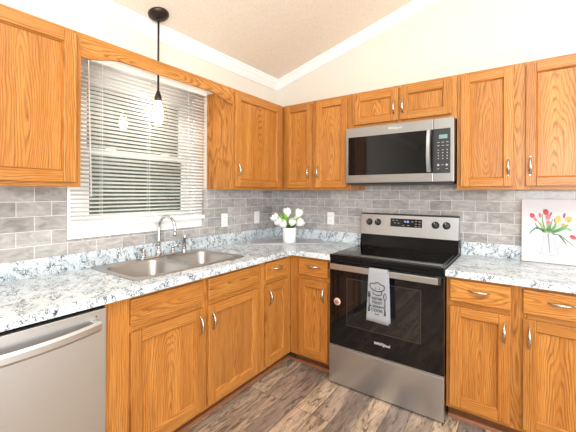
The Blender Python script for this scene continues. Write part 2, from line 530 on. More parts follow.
def door(W, s0, s1, d, z0, z1, parent, handle=None, fw=0.056, th=0.02):
    """Framed door with a recessed flat panel; handle = (s, z, vertical)."""
    bm = BM(); b = 0.003
    wbox(bm, W, s0, s0 + fw, d, d + th, z0, z1, 0, b)
    wbox(bm, W, s1 - fw, s1, d, d + th, z0, z1, 0, b)
    wbox(bm, W, s0 + fw, s1 - fw, d, d + th - 0.0006, z0, z0 + fw, 1, b)
    wbox(bm, W, s0 + fw, s1 - fw, d, d + th - 0.0006, z1 - fw, z1, 1, b)
    # sloping inner moulding round the panel
    q = 0.008
    def strip(pa, pb, pc, pd, mi):
        f = bm.faces.new([bm.verts.new(W(*p)) for p in (pa, pb, pc, pd)]); f.material_index = mi
    i0, i1, j0, j1 = s0 + fw, s1 - fw, z0 + fw, z1 - fw
    dt, db = d + th - 0.0025, d + 0.0025
    strip((i0, dt, j0), (i0, dt, j1), (i0 + q, db, j1 - q), (i0 + q, db, j0 + q), 0)
    strip((i1, dt, j1), (i1, dt, j0), (i1 - q, db, j0 + q), (i1 - q, db, j1 - q), 0)
    strip((i1, dt, j0), (i0, dt, j0), (i0 + q, db, j0 + q), (i1 - q, db, j0 + q), 1)
    strip((i0, dt, j1), (i1, dt, j1), (i1 - q, db, j1 - q), (i0 + q, db, j1 - q), 1)
    o = obj('door', bm, [OZ, horiz_mat(W)], parent)
    bm = BM(); wbox(bm, W, i0 - 0.004, i1 + 0.004, d + 0.0003, d + 0.0030, j0 - 0.004, j1 + 0.004)
    obj('door_panel', bm, OZ, o)
    if handle: pull(W, handle[0], d + th, handle[1], True, o)
    return o


def drawer(W, s0, s1, d, z0, z1, parent, handle=True, name='drawer_front'):
    bm = BM(); wbox(bm, W, s0, s1, d, d + 0.019, z0, z1, 0, 0.005)
    o = obj(name, bm, horiz_mat(W), parent)
    if handle: pull(W, (s0 + s1) / 2, d + 0.019, (z0 + z1) / 2 + 0.012, False, o)
    return o


def carcass(W, s0, s1, d0, d1, z0, z1, parent, top=True):
    bm = BM(); t = 0.014
    wbox(bm, W, s0, s0 + t, d0, d1, z0, z1); wbox(bm, W, s1 - t, s1, d0, d1, z0, z1)
    wbox(bm, W, s0 + t, s1 - t, d0, d1, z0, z0 + t)
    wbox(bm, W, s0 + t, s1 - t, d0, d0 + 0.006, z0 + t, z1)
    if top: wbox(bm, W, s0 + t, s1 - t, d0, d1, z1 - t, z1)
    return obj('cabinet_box', bm, OZ, parent)


def face_frame(W, d0, d1, stiles, rails, parent):
    """stiles [(s0,s1,z0,z1)], rails [(s0,s1,z0,z1)]."""
    bm = BM()
    for s0, s1, z0, z1 in stiles: wbox(bm, W, s0, s1, d0, d1, z0, z1, 0, 0.0012)
    for s0, s1, z0, z1 in rails: wbox(bm, W, s0, s1, d0, d1 - 0.0004, z0, z1, 1)
    return obj('face_frame', bm, [OZ, horiz_mat(W)], parent)


# ------------------------------------------------------------------ room shell
CZ, CK = 2.52, 0.27                       # ceiling height at the left wall, and its rise per metre
UT, UB = 2.163, 1.388                     # wall cabinets: top, bottom
XR, YF = 5.2, -6.5                        # how far the room runs to the right and behind the camera

bm = BM(); box(bm, -0.12, XR, YF, 0.12, -0.06, 0.0); struct('floor', bm, PLANKS)

WY0, WY1, WZ0, WZ1 = -1.905, -1.08, 1.155, 2.10     # window opening
bm = BM()
box(bm, -0.12, 0, YF, WY0, 0, CZ); box(bm, -0.12, 0, WY1, 0.12, 0, CZ)
box(bm, -0.12, 0, WY0, WY1, 0, WZ0); box(bm, -0.12, 0, WY0, WY1, WZ1, CZ)
struct('wall_left', bm, WALL)
bm = BM(); prism(bm, [(0, 0), (XR, 0), (XR, CZ + CK * XR), (0, CZ)], 'y', 0.0, 0.12); struct('wall_back', bm, WALL)
bm = BM(); prism(bm, [(0, 0), (XR, 0), (XR, CZ + CK * XR), (0, CZ)], 'y', YF - 0.12, YF); struct('wall_front', bm, WALL)
bm = BM(); box(bm, XR, XR + 0.12, YF - 0.12, 0.12, 0, CZ + CK * XR + 0.1); struct('wall_right', bm, WALL)
bm = BM(); prism(bm, [(-0.2, CZ - 0.2 * CK), (XR, CZ + CK * XR), (XR, CZ + CK * XR + 0.1), (-0.2, CZ - 0.2 * CK + 0.1)], 'y', YF, 0.12)
struct('ceiling', bm, CEIL)

# tiled splashback, 8 mm thick
bm = BM()
box(bm, 0.0002, 0.008, -2.70, -1.976, 0.92, 1.40); box(bm, 0.0002, 0.008, -1.976, -1.009, 0.92, 1.088); box(bm, 0.0002, 0.008, -1.009, -0.0083, 0.92, 1.40)
struct('trim_1', bm, TILE_Y)
bm = BM(); box(bm, 0.0083, 2.50, -0.008, -0.0002, 0.92, 1.44); struct('trim_2', bm, TILE_X)

# crown moulding
PROF = [(0.0, -0.082), (0.010, -0.082), (0.014, -0.070), (0.020, -0.064), (0.028, -0.046), (0.044, -0.024), (0.050, -0.018), (0.056, -0.014), (0.058, 0.0)]
bm = BM(); prism(bm, [(a, CZ + h + CK * a * (1 if h > -0.02 else 0)) for a, h in PROF] + [(0.0, CZ)], 'y', YF, -0.0005)
struct('trim_3', bm, WHITE)
bm = BM()
sec = [(-a, h) for a, h in PROF] + [(-0.0, 0.0)]
ends = []
for x in (0.0, XR):
    ends.append([bm.verts.new((x, a, CZ + h + CK * x)) for a, h in sec])
n = len(sec)
for k in range(n): bm.faces.new((ends[0][k], ends[0][(k + 1) % n], ends[1][(k + 1) % n], ends[1][k]))
bm.faces.new(ends[0]); bm.faces.new(ends[1][::-1])
struct('trim_4', bm, WHITE)

# shoe moulding at the cabinet toes
bm = BM()
prism(bm, [(0.5345, 0.0), (0.554, 0.0), (0.552, 0.008), (0.545, 0.017), (0.5345, 0.019)], 'y', -2.05, -0.5345)
struct('baseboard_left', bm, SHOE)
bm = BM()
for a, b in ((0.555, 0.982), (1.749, 2.46)):
    prism(bm, [(-0.5345, 0.0), (-0.554, 0.0), (-0.552, 0.008), (-0.545, 0.017), (-0.5345, 0.019)], 'x', a, b)
struct('baseboard_back', bm, SHOE)

# outside the window
bm = BM(); box(bm, -3.2, -3.0, -7.0, 4.5, -0.5, 3.3); struct('wall_outside', bm, OUTW)
bm = BM(); box(bm, -3.0, -0.125, -7.0, 4.5, -0.6, -0.45); struct('ground_outside', bm, OUTG)

# window: casing, sashes, panes
win = thing('window_1', (0, -1.4925, 1.155), 'white double hung window over the sink', 'window')
del win['label'], win['category']; win['kind'] = 'structure'
bm = BM()
box(bm, 0.0003, 0.018, -1.974, WY0 + 0.006, 1.09, 2.165, bev=0.003); box(bm, 0.0003, 0.018, WY1 - 0.006, -1.011, 1.09, 2.165, bev=0.003)
box(bm, 0.0003, 0.0175, WY0, WY1, 2.094, 2.165, bev=0.003); box(bm, 0.0003, 0.0175, WY0, WY1, 1.09, 1.161, bev=0.003)
obj('casing', bm, WHITE, win)
bm = BM()
box(bm, -0.118, 0.0003, WY0 + 0.0005, WY0 + 0.02, WZ0, WZ1); box(bm, -0.118, 0.0003, WY1 - 0.02, WY1 - 0.0005, WZ0, WZ1)
box(bm, -0.118, 0.0003, WY0, WY1, WZ0 + 0.0005, WZ0 + 0.02); box(bm, -0.118, 0.0003, WY0, WY1, WZ1 - 0.02, WZ1 - 0.0005)
obj('jamb', bm, VINYL, win)


def sash(z0, z1, x0, x1, name, bot, top):
    bm = BM(); a, b = WY0 + 0.02, WY1 - 0.02; w = 0.052
    box(bm, x0, x1, a, a + w, z0, z1, bev=0.003); box(bm, x0, x1, b - w, b, z0, z1, bev=0.003)
    box(bm, x0, x1 - 0.001, a, b, z0, z0 + bot, bev=0.003); box(bm, x0, x1 - 0.001, a, b, z1 - top, z1, bev=0.003)
    s = obj(name, bm, VINYL, win)
    bm = BM(); xm = (x0 + x1) / 2
    box(bm, xm - 0.002, xm + 0.002, a + w - 0.004, b - w + 0.004, z0 + bot - 0.004, z1 - top + 0.004)
    obj('pane', bm, GLASS, s)
    return s


sash(1.60, WZ1 - 0.02, -0.105, -0.075, 'upper_sash', 0.036, 0.05)
low = sash(WZ0 + 0.02, 1.634, -0.070, -0.040, 'lower_sash', 0.05, 0.036)
for y in (-1.70, -1.30):
    bm = BM(); box(bm, -0.066, -0.040, y - 0.03, y + 0.03, 1.634, 1.646, bev=0.003); box(bm, -0.058, -0.036, y - 0.012, y + 0.03, 1.646, 1.656, bev=0.003)
    obj('sash_lock', bm, VINYL, win)

# mini blind hung in front of the casing
bl = thing('window_blind', (0.035, -1.4875, 1.155), 'white mini blind lowered over the window above the sink, slats tilted open', 'blind')
bm = BM(); box(bm, 0.0185, 0.053, -1.975, -0.998, 2.132, 2.166, bev=0.002); obj('headrail', bm, WHITE, bl)
bm = BM(); z = 1.200; TILT = math.radians(27)
ca, sa = math.cos(TILT), math.sin(TILT)
while z < 2.128:
    P = []
    for k in range(5):
        u = -0.0125 + 0.025 * k / 4; crown = 0.0016 * (1 - (u / 0.0125) ** 2)
        P.append((0.036 + u * ca - crown * sa, z + u * sa + crown * ca))
    for a, b in zip(P, P[1:]):
        f = bm.faces.new([bm.verts.new(q) for q in ((a[0], -1.965, a[1]), (b[0], -1.965, b[1]), (b[0], -1.008, b[1]), (a[0], -1.008, a[1]))]); f.smooth = True
    z += 0.0243
bmesh.ops.remove_doubles(bm, verts=bm.verts[:], dist=1e-5)
sl = obj('slats', bm, SLAT, bl)
md = sl.modifiers.new('thickness', 'SOLIDIFY'); md.thickness = 0.0004
bm = BM(); box(bm, 0.024, 0.048, -1.968, -1.006, 1.157, 1.184, bev=0.003); obj('bottom_rail', bm, WHITE, bl)
bm = BM()
tube(bm, [(0.062, -1.885, 2.14), (0.064, -1.878, 1.75), (0.065, -1.868, 1.335)], [0.0035, 0.0035, 0.0045], 8); obj('tilt_wand', bm, VINYL, bl)
for y in (-1.80, -1.49, -1.17):
    bm = BM(); tube(bm, [(0.0495, y, 2.135), (0.0495, y, 1.175)], 0.0013, 6); tube(bm, [(0.0225, y, 2.135), (0.0225, y, 1.175)], 0.001, 6)
    obj('ladder_cord', bm, WHITE, bl)

# ------------------------------------------------------------------ wall cabinets
D0, DF = 0.0085, 0.305


def upper(W, s0, s1, z0, z1, doors, label, stiles, group='oak wall cabinets', fdoor=None, d0=D0, frame_to=None):
    """doors [(s0, s1, handle or None)]; stiles [(s0, s1)]; frame_to limits the face frame's right end."""
    t = thing('wall_cabinet', W((s0 + s1) / 2, 0.15, z0), label, 'cabinet', group)
    carcass(W, s0, s1, d0, DF - 0.0185, z0, z1, t)
    e = frame_to if frame_to is not None else s1
    dz0, dz1 = z0 + (0.021 if z1 - z0 > 0.5 else 0.034), z1 - 0.022
    face_frame(W, DF - 0.018, DF, [(a, b, z0, z1) for a, b in stiles],
               [(s0 + 0.002, e - 0.002, z0 + 0.0005, dz0 + 0.02), (s0 + 0.002, e - 0.002, dz1 - 0.02, z1 - 0.0005)], t)
    for a, b, h in doors:
        door(W, a, b, DF + 0.003, dz0, dz1, t, h, fw=0.055 if b - a > 0.3 else 0.052)
    return t


upper(LW, -2.51, -2.025, UB, UT, [(-2.483, -2.052, (-2.455, 1.54, True))], 'oak wall cabinet with one wide door left of the window', [(-2.51, -2.46), (-2.075, -2.025)])
upper(LW, -0.953, -0.0085, UB, UT, [(-0.943, -0.362, (-0.920, 1.54, True))], 'oak wall cabinet with a single wide door, between the window and the corner', [(-0.953, -0.92), (-0.39, -0.3065)], frame_to=-0.3065)
upper(BW, 0.3065, 0.985, UB, UT, [(0.343, 0.626, (0.597, 1.54, True)), (0.668, 0.958, (0.694, 1.54, True))], 'oak wall cabinet with two narrow doors between the corner and the microwave', [(0.3065, 0.365), (0.60, 0.695), (0.93, 0.985)])
upper(BW, 0.9865, 1.7555, 1.868, UT, [(1.013, 1.367, (1.341, 2.0, True)), (1.381, 1.727, (1.405, 2.0, True))], 'short oak wall cabinet with two low doors above the microwave', [(0.9865, 1.03), (1.34, 1.41), (1.71, 1.7555)])
upper(BW, 1.757, 2.452, UB, UT, [(1.782, 2.073, (2.046, 1.53, True)), (2.132, 2.425, (2.155, 1.53, True))], 'oak wall cabinet with two tall doors right of the microwave', [(1.757, 1.80), (2.05, 2.155), (2.40, 2.452)])

# arched valance over the window
bm = BM()
top = UT; bot = []
N = 40
for k in range(N + 1):
    y = -2.0245 + (2.0245 - 0.9535) * k / N
    e = min(k, N - k) / N * 1.071
    u = min(1, max(0, (e - 0.015) / 0.20)); u = u * u * (3 - 2 * u)
    bot.append((y, 2.043 + 0.043 * u))
for x0, x1 in ((0.286, 0.3045),):
    prism(bm, bot + [(-0.9535, top), (-2.0245, top)], 'x', x0, x1)
va = obj('valance', bm, OY)
tag(va, 'long oak valance with a shallow arched lower edge spanning above the window', 'valance')

# ------------------------------------------------------------------ base cabinets
BF = 0.611; BT = 0.8755; FB = 0.0925
ZD0, ZD1, ZR0, ZR1 = 0.118, 0.702, 0.733, 0.858


def base(W, s0, s1, f0, f1, stiles, fronts, label, top=True):
    """fronts [(s0, s1, door_handle_s or None, drawer_has_handle)], face frame from f0 to f1."""
    t = thing('base_cabinet', W((f0 + f1) / 2, 0.3, 0.0), label, 'cabinet', 'oak base cabinets')
    carcass(W, s0, s1, D0, BF - 0.0185, FB, BT, t, top)
    face_frame(W, BF - 0.018, BF, [(a, b, FB, BT) for a, b in stiles],
               [(f0 + 0.002, f1 - 0.002, FB + 0.0005, ZD0 + 0.025), (f0 + 0.002, f1 - 0.002, ZD1 - 0.02, ZR0 + 0.02), (f0 + 0.002, f1 - 0.002, ZR1 - 0.02, BT - 0.0005)], t)
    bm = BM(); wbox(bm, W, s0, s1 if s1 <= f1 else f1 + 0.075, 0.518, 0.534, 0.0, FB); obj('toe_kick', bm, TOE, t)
    for a, b, h, dh in fronts:
        door(W, a, b, BF + 0.003, ZD0, ZD1, t, (h, 0.607, True) if h is not None else None)
        drawer(W, a, b, BF + 0.003, ZR0, ZR1, t, dh, 'drawer_front' if dh else 'false_front')
    return t


base(LW, -2.0515, -0.984, -2.0515, -0.984, [(-2.0515, -1.92), (-1.535, -1.45), (-1.045, -0.984)],
     [(-1.941, -1.510, -1.537, False), (-1.474, -1.021, -1.446, False)], 'wide oak sink cabinet with two doors and plain false fronts, right of the dishwasher', top=False)
base(LW, -0.983, -0.612, -0.983, -0.612, [(-0.983, -0.92), (-0.70, -0.612)],
     [(-0.944, -0.676, -0.912, True)], 'narrow oak base cabinet with one drawer and one door, right of the sink cabinet')
base(BW, 0.6125, 0.982, 0.6125, 0.982, [(0.6125, 0.72), (0.93, 0.982)],
     [(0.699, 0.955, 0.925, True)], 'narrow oak base cabinet with one drawer and one door, left of the range')
base(BW, 1.749, 2.46, 1.749, 2.46, [(1.749, 1.79), (2.06, 2.145), (2.42, 2.46)],
     [(1.771, 2.068, 2.040, True), (2.122, 2.433, 2.150, True)], 'oak base cabinet with two drawers and two doors, right of the range')

# ------------------------------------------------------------------ worktops
CE = 0.648
xs = [0.0085, 0.045, 0.51, CE, 0.9835]; ys = [-2.69, -1.845, -1.075, -CE, -0.0085]
def in_L(cx, cy):
    if cx > CE and cy < -CE: return False
    return not (0.045 < cx < 0.51 and -1.845 < cy < -1.075)
ct = thing('countertop', (0.35, -0.35, 0.876), 'white and grey speckled L-shaped countertop running from the dishwasher round the corner to the range', 'countertop')
obj('worktop', cells(xs, ys, 0.876, 0.914, in_L, 0.008), GRANITE, ct)
bm = cells([0.0085, 0.027, 0.9835], [-2.69, -0.027, -0.0085], 0.9142, 1.008, lambda x, y: x < 0.027 or y > -0.027, 0.004)
obj('splash_lip', bm, GRANITE, ct)
cr = thing('countertop', (2.1, -0.35, 0.876), 'white and grey speckled countertop right of the range, under the tulip picture', 'countertop')
obj('worktop', cells([1.748, 2.47], [-CE, -0.0085], 0.876, 0.914, lambda x, y: True, 0.008), GRANITE, cr)
obj('splash_lip', cells([1.748, 2.47], [-0.027, -0.0085], 0.9142, 1.008, lambda x, y: True, 0.004), GRANITE, cr)


# ------------------------------------------------------------------ sink and taps
def rrect(x0, x1, y0, y1, r, z, n=6):
    out = []
    for cx, cy, a in ((x1 - r, y1 - r, 0), (x0 + r, y1 - r, 90), (x0 + r, y0 + r, 180), (x1 - r, y0 + r, 270)):
        for k in range(n + 1):
            t = math.radians(a + 90 * k / n); out.append(Vector((cx + r * math.cos(t), cy + r * math.sin(t), z)))
    return out


def loft(bm, loops, close=True):
    prev = None
    for L in loops:
        cur = [bm.verts.new(p) for p in L] if not isinstance(L[0], bmesh.types.BMVert) else L
        if prev:
            for k in range(len(cur)):
                f = bm.faces.new((prev[k], prev[(k + 1) % len(cur)], cur[(k + 1) % len(cur)], cur[k])); f.smooth = True
        prev = cur
    if close: bm.faces.new(prev)


sk = thing('kitchen_sink', (0.28, -1.46, 0.915), 'double bowl stainless steel sink set into the countertop under the window', 'sink')
bm = BM(); ZT = 0.9185
outer = [bm.verts.new(p) for p in rrect(0.031, 0.533, -1.865, -1.055, 0.03, ZT)]
h1 = [bm.verts.new(p) for p in rrect(0.118, 0.503, -1.836, -1.478, 0.075, ZT)]
h2 = [bm.verts.new(p) for p in rrect(0.118, 0.503, -1.442, -1.084, 0.075, ZT)]
es = []
for Lp in (outer, h1, h2):
    for k in range(len(Lp)): es.append(bm.edges.new((Lp[k], Lp[(k + 1) % len(Lp)])))
bmesh.ops.triangle_fill(bm, use_beauty=True, edges=es)
loft(bm, [outer, rrect(0.0285, 0.5370, -1.8690, -1.0510, 0.033, 0.9147)], False)
for hl, (a, b) in ((h1, (-1.836, -1.478)), (h2, (-1.442, -1.084))):
    L = [hl]
    for ins, z, r in ((0.003, 0.914, 0.075), (0.006, 0.90, 0.075), (0.016, 0.79, 0.075), (0.028, 0.757, 0.07), (0.055, 0.740, 0.06), (0.10, 0.734, 0.04)):
        L.append(rrect(0.118 + ins, 0.503 - ins, a + ins, b - ins, r, z))
    loft(bm, L)
obj('bowls', bm, SINK_M, sk)
for y in (-1.657, -1.263):
    bm = BM(); lathe(bm, [(0.045, 0.7345), (0.043, 0.737), (0.030, 0.7365), (0.026, 0.733), (0.0, 0.733)], (0.31, y, 0)); obj('drain', bm, CHROME, sk)

fa = thing('kitchen_faucet', (0.07, -1.432, 0.9185), 'chrome gooseneck faucet with two lever handles behind the sink', 'faucet')
bm = BM(); ZB = ZT + 0.0003
L0 = rrect(0.047, 0.093, -1.575, -1.29, 0.022, ZB); L1 = rrect(0.047, 0.093, -1.575, -1.29, 0.022, ZB + 0.008); L2 = rrect(0.052, 0.088, -1.57, -1.295, 0.017, ZB + 0.012)
loft(bm, [L0, L1, L2]); bm.faces.new([v for v in bm.verts[:28]])
obj('deck_plate', bm, CHROME, fa)
bm = BM()
lathe(bm, [(0.022, ZB + 0.01), (0.021, ZB + 0.03), (0.015, ZB + 0.05), (0.013, ZB + 0.06), (0.0155, ZB + 0.065), (0.011, ZB + 0.075)], (0.07, -1.432, 0))
pts = [(0.07, -1.432, ZB + 0.06), (0.07, -1.432, 1.03), (0.07, -1.432, 1.115)]
for k in range(1, 17):
    a = PI - PI * k / 16 * 1.04
    r = 0.083; pts.append((0.153 + r * math.cos(a), -1.432 + 0.012 * k / 16, 1.118 + r * math.sin(a)))
pts.append((pts[-1][0] - 0.003, -1.42, pts[-1][2] - 0.022))
tube(bm, pts, [0.0112] * 3 + [0.0105] * 17, 14)
e = Vector(pts[-1]); tube(bm, [e + Vector((0.001, 0, 0.012)), e + Vector((-0.001, 0, -0.014))], [0.0135, 0.0135], 14)
obj('spout', bm, CHROME, fa)
for y, sgn in ((-1.545, -1), (-1.318, 1)):
    bm = BM(); lathe(bm, [(0.021, ZB + 0.01), (0.02, ZB + 0.022), (0.014, ZB + 0.036), (0.012, ZB + 0.046), (0.015, ZB + 0.052), (0.015, ZB + 0.058), (0.0, ZB + 0.064)], (0.07, y, 0))
    tube(bm, [(0.07, y, ZB + 0.05), (0.078, y + sgn * 0.02, ZB + 0.062), (0.088, y + sgn * 0.05, ZB + 0.078)], [0.006, 0.0055, 0.0075], 10)
    obj('lever_handle', bm, CHROME, fa)
sp = thing('side_sprayer', (0.07, -1.222, 0.9185), 'chrome side sprayer standing right of the gooseneck faucet', 'sprayer')
bm = BM(); lathe(bm, [(0.022, ZB), (0.022, ZB + 0.006), (0.015, ZB + 0.012), (0.013, ZB + 0.035), (0.016, ZB + 0.04)], (0.07, -1.222, 0)); obj('holder', bm, CHROME, sp)
bm = BM(); tube(bm, [(0.07, -1.222, ZB + 0.036), (0.07, -1.222, ZB + 0.08), (0.072, -1.222, ZB + 0.11), (0.082, -1.222, ZB + 0.132)], [0.012, 0.0145, 0.0175, 0.0175], 14)
tube(bm, [(0.064, -1.222, ZB + 0.088), (0.056, -1.222, ZB + 0.11)], [0.005, 0.004], 8); obj('spray_head', bm, CHROME, sp)

# ------------------------------------------------------------------ dishwasher
dw = thing('dishwasher', (0.3, -2.357, 0.0), 'stainless steel dishwasher with a curved bar handle under the countertop', 'dishwasher')
bm = BM(); box(bm, 0.03, 0.61, -2.655, -2.058, 0.02, 0.868); obj('tub', bm, BLACK, dw)
bm = BM(); box(bm, 0.611, 0.64, -2.655, -2.057, 0.115, 0.858, bev=0.003); ddoor = obj('door', bm, STEEL_Y, dw)
bm = BM(); box(bm, 0.55, 0.575, -2.655, -2.06, 0.0, 0.112); obj('kick_plate', bm, BLACK_P, dw)
bm = BM(); N = 20; rows = []
for k in range(N + 1):
    t = -1 + 2 * k / N
    y = -2.356 + t * 0.262; xo = 0.672 + 0.022 * (1 - abs(t) ** 2.2); dz = -0.0 * t
    zc = 0.798 - 0.010 * (1 - t * t)
    pr_ = [(xo, zc - 0.020), (xo + 0.006, zc - 0.010), (xo + 0.006, zc + 0.012), (xo - 0.001, zc + 0.023), (xo - 0.010, zc + 0.019), (xo - 0.008, zc - 0.018)]
    rows.append([bm.verts.new((a, y, c)) for a, c in pr_])
for a, b in zip(rows, rows[1:]):
    for k in range(6):
        f = bm.faces.new((a[k], a[(k + 1) % 6], b[(k + 1) % 6], b[k]))
bm.faces.new(rows[0][::-1]); bm.faces.new(rows[-1])
for y in (-2.604, -2.108): box(bm, 0.6395, 0.668, y - 0.012, y + 0.012, 0.782, 0.818, bev=0.002)
obj('handle', bm, STEEL_Y, ddoor)
bm = BM()
tube(bm, [(0.6398, -2.10, 0.832), (0.6412, -2.10, 0.832)], 0.003, 10); obj('indicator', bm, BLACK_P, ddoor)

# ------------------------------------------------------------------ range
RX0, RX1 = 0.986, 1.745; RXC = (RX0 + RX1) / 2
rg = thing('electric_range', (RXC, -0.34, 0.0), 'black and stainless steel electric range between the base cabinets', 'range')
bm = BM(); box(bm, RX0 + 0.002, RX1 - 0.002, -0.615, -0.03, 0.03, 0.898); obj('body', bm, BLACK, rg)
bm = BM(); box(bm, RX0, RX1, -0.662, -0.03, 0.896, 0.924, bev=0.005); obj('cooktop_frame', bm, BLACK, rg)
bm = BM(); box(bm, RX0 + 0.022, RX1 - 0.022, -0.635, -0.115, 0.9235, 0.9265, bev=0.001); ctop = obj('glass_cooktop', bm, BLACK_G, rg)
BURN = plain('burner_ring_print', rgb(54, 54, 56), 0.15)
for x, y, r in ((1.18, -0.50, 0.10), (1.55, -0.49, 0.115), (1.18, -0.24, 0.085), (1.55, -0.24, 0.085), (1.365, -0.25, 0.05)):
    bm = BM(); lathe(bm, [(r - 0.002, 0.9265), (r - 0.002, 0.92675), (r + 0.001, 0.92675), (r + 0.001, 0.9265)], (x, y, 0), 40, cap=False); obj('burner_ring', bm, BURN, ctop)
bm = BM()
box(bm, RX0 + 0.001, RX1 - 0.001, -0.654, -0.616, 0.872, 0.8955, bev=0.003); obj('front_trim', bm, BLACK, rg)
# oven door
bm = BM(); box(bm, RX0, RX1, -0.658, -0.617, 0.284, 0.870, bev=0.006); od = obj('oven_door', bm, BLACK_G, rg)
bm = BM(); box(bm, 1.125, 1.61, -0.6588, -0.655, 0.445, 0.765, bev=0.0003); obj('oven_window', bm, OVEN_WIN, od)
FR = plain('oven_window_border', rgb(62, 58, 56), 0.25)
bm = BM()
for q in ((1.120, 1.615, 0.440, 0.444), (1.120, 1.615, 0.766, 0.770), (1.120, 1.124, 0.444, 0.766), (1.611, 1.615, 0.444, 0.766)): box(bm, q[0], q[1], -0.6587, -0.657, q[2], q[3])
obj('window_border', bm, FR, od)
bm = BM(); box(bm, 1.004, 1.729, -0.708, -0.690, 0.828, 0.868, bev=0.004)
for x in (1.022, 1.711): box(bm, x - 0.016, x + 0.016, -0.691, -0.656, 0.832, 0.864, bev=0.003)
oh = obj('handle', bm, STEEL, od)
for x in (1.0085, 1.7245):
    bm = BM(); box(bm, x - 0.0075, x + 0.0075, -0.7087, -0.6895, 0.8272, 0.8688, bev=0.004); obj('handle_end', bm, BLACK_P, oh)
bm = BM(); text_into(bm, 'Whirlpool', 0.026, facing_front(1.372, -0.6584, 0.371))
tube(bm, [(1.372 - 0.05 + 0.006 * k, -0.6586, 0.371 + 0.016 * math.sin(PI * k / 16) - 0.006) for k in range(17)], [0.0004 + 0.0008 * math.sin(PI * k / 16) for k in range(17)], 6)
obj('lettering', bm, PRINT_W, od)
bm = BM(); lathe(bm, [(0.026, 0), (0.026, 0.0006), (0.0, 0.0006)], (1.047, -0.658, 0.592), 32, 0, Matrix.Rotation(PI / 2, 4, 'X'))
st = obj('sticker', bm, plain('pink_sticker', rgb(232, 196, 182), 0.5), od, 'round pale pink sticker')
bm = BM(); lathe(bm, [(0.0165, 0), (0.0165, 0.0004), (0.0, 0.0004)], (1.047, -0.6587, 0.592), 28, 0, Matrix.Rotation(PI / 2, 4, 'X'))
tube(bm, [(1.036 + 0.0018 * k, -0.6593, 0.592 + 0.008 * math.sin(k * 1.05)) for k in range(13)], 0.0012, 6, 1)
obj('emblem', bm, [plain('sticker_centre', rgb(196, 150, 134), 0.5), plain('sticker_mark', rgb(120, 70, 60), 0.5)], st)
bm = BM(); box(bm, RX0 - 0.002, RX1, -0.658, -0.617, 0.010, 0.272, bev=0.004); obj('storage_drawer', bm, STEEL, rg)
bm = BM(); box(bm, RX0 + 0.001, RX1 - 0.001, -0.656, -0.617, 0.2735, 0.2825); obj('door_edge', bm, STEEL, rg)
for x in (RX0 + 0.04, RX1 - 0.04):
    for y in (-0.58, -0.08):
        bm = BM(); lathe(bm, [(0.016, 0.0), (0.018, 0.006), (0.01, 0.01), (0.01, 0.031)], (x, y, 0), 16); obj('foot', bm, BLACK_P, rg)
# backguard
bm = BM(); prism(bm, [(-0.112, 0.924), (-0.098, 1.022), (-0.03, 1.022), (-0.03, 0.924)], 'x', RX0 + 0.002, RX1 - 0.002); obj('backguard', bm, BLACK, rg)
bm = BM(); prism(bm, [(-0.104, 1.020), (-0.080, 1.184), (-0.03, 1.184), (-0.03, 1.020)], 'x', RX0, RX1 - 0.006); cp = obj('control_panel', bm, STEEL, rg)
bm = BM(); prism(bm, [(-0.082, 1.184), (-0.078, 1.194), (-0.03, 1.194), (-0.03, 1.184)], 'x', RX0, RX1 - 0.006); obj('panel_cap', bm, BLACK_P, cp)
def on_panel(z): return -0.104 + 0.024 * (z - 1.020) / 0.164
TP = math.atan2(0.024, 0.164)
def PM(x, z): return Matrix.Translation((x, on_panel(z), z)) @ Matrix.Rotation(-TP, 4, 'X') @ Matrix.Rotation(PI / 2, 4, 'X')
bm = BM(); box(bm, -0.123, 0.123, -0.033, 0.033, -0.001, 0.0018, M=PM(1.362, 1.126), bev=0.0008); dsp = obj('display', bm, BLACK_G, cp)
bm = BM(); text_into(bm, '12:45', 0.019, PM(1.362, 1.126) @ Matrix.Translation((0.004, 0.010, 0.0018))); obj('digits', bm, LCD, dsp)
KEY_P = plain('key_print', rgb(150, 150, 152), 0.5)
for u, v in [(-0.10, 0.018), (-0.072, 0.018), (-0.086, -0.002), (-0.058, -0.004), (-0.02, -0.02), (0.02, -0.02), (0.05, 0.012), (0.078, 0.018), (0.078, -0.004), (0.078, -0.022), (0.104, 0.014), (0.104, -0.006), (0.104, -0.024)]:
    bm = BM(); box(bm, u - 0.007, u + 0.007, v - 0.0028, v + 0.0028, 0.0017, 0.0021, M=PM(1.362, 1.126)); obj('key_legend', bm, KEY_P, dsp)
for x in (1.060, 1.134, 1.582, 1.658):
    bm = BM(); lathe(bm, [(0.0275, 0.0), (0.0275, 0.004), (0.022, 0.006), (0.0205, 0.022), (0.017, 0.025), (0.0, 0.025)], (0, 0, 0), 24, 0, PM(x, 1.122))
    box(bm, -0.006, 0.006, -0.021, 0.021, 0.02, 0.034, M=PM(x, 1.122) @ Matrix.Rotation(0.25, 4, 'Z'), bev=0.002)
    k = obj('knob', bm, BLACK_P, cp)
    bm = BM(); box(bm, -0.0012, 0.0012, 0.006, 0.019, 0.0338, 0.0344, M=PM(x, 1.122) @ Matrix.Rotation(0.25, 4, 'Z')); obj('pointer', bm, PRINT_W, k)

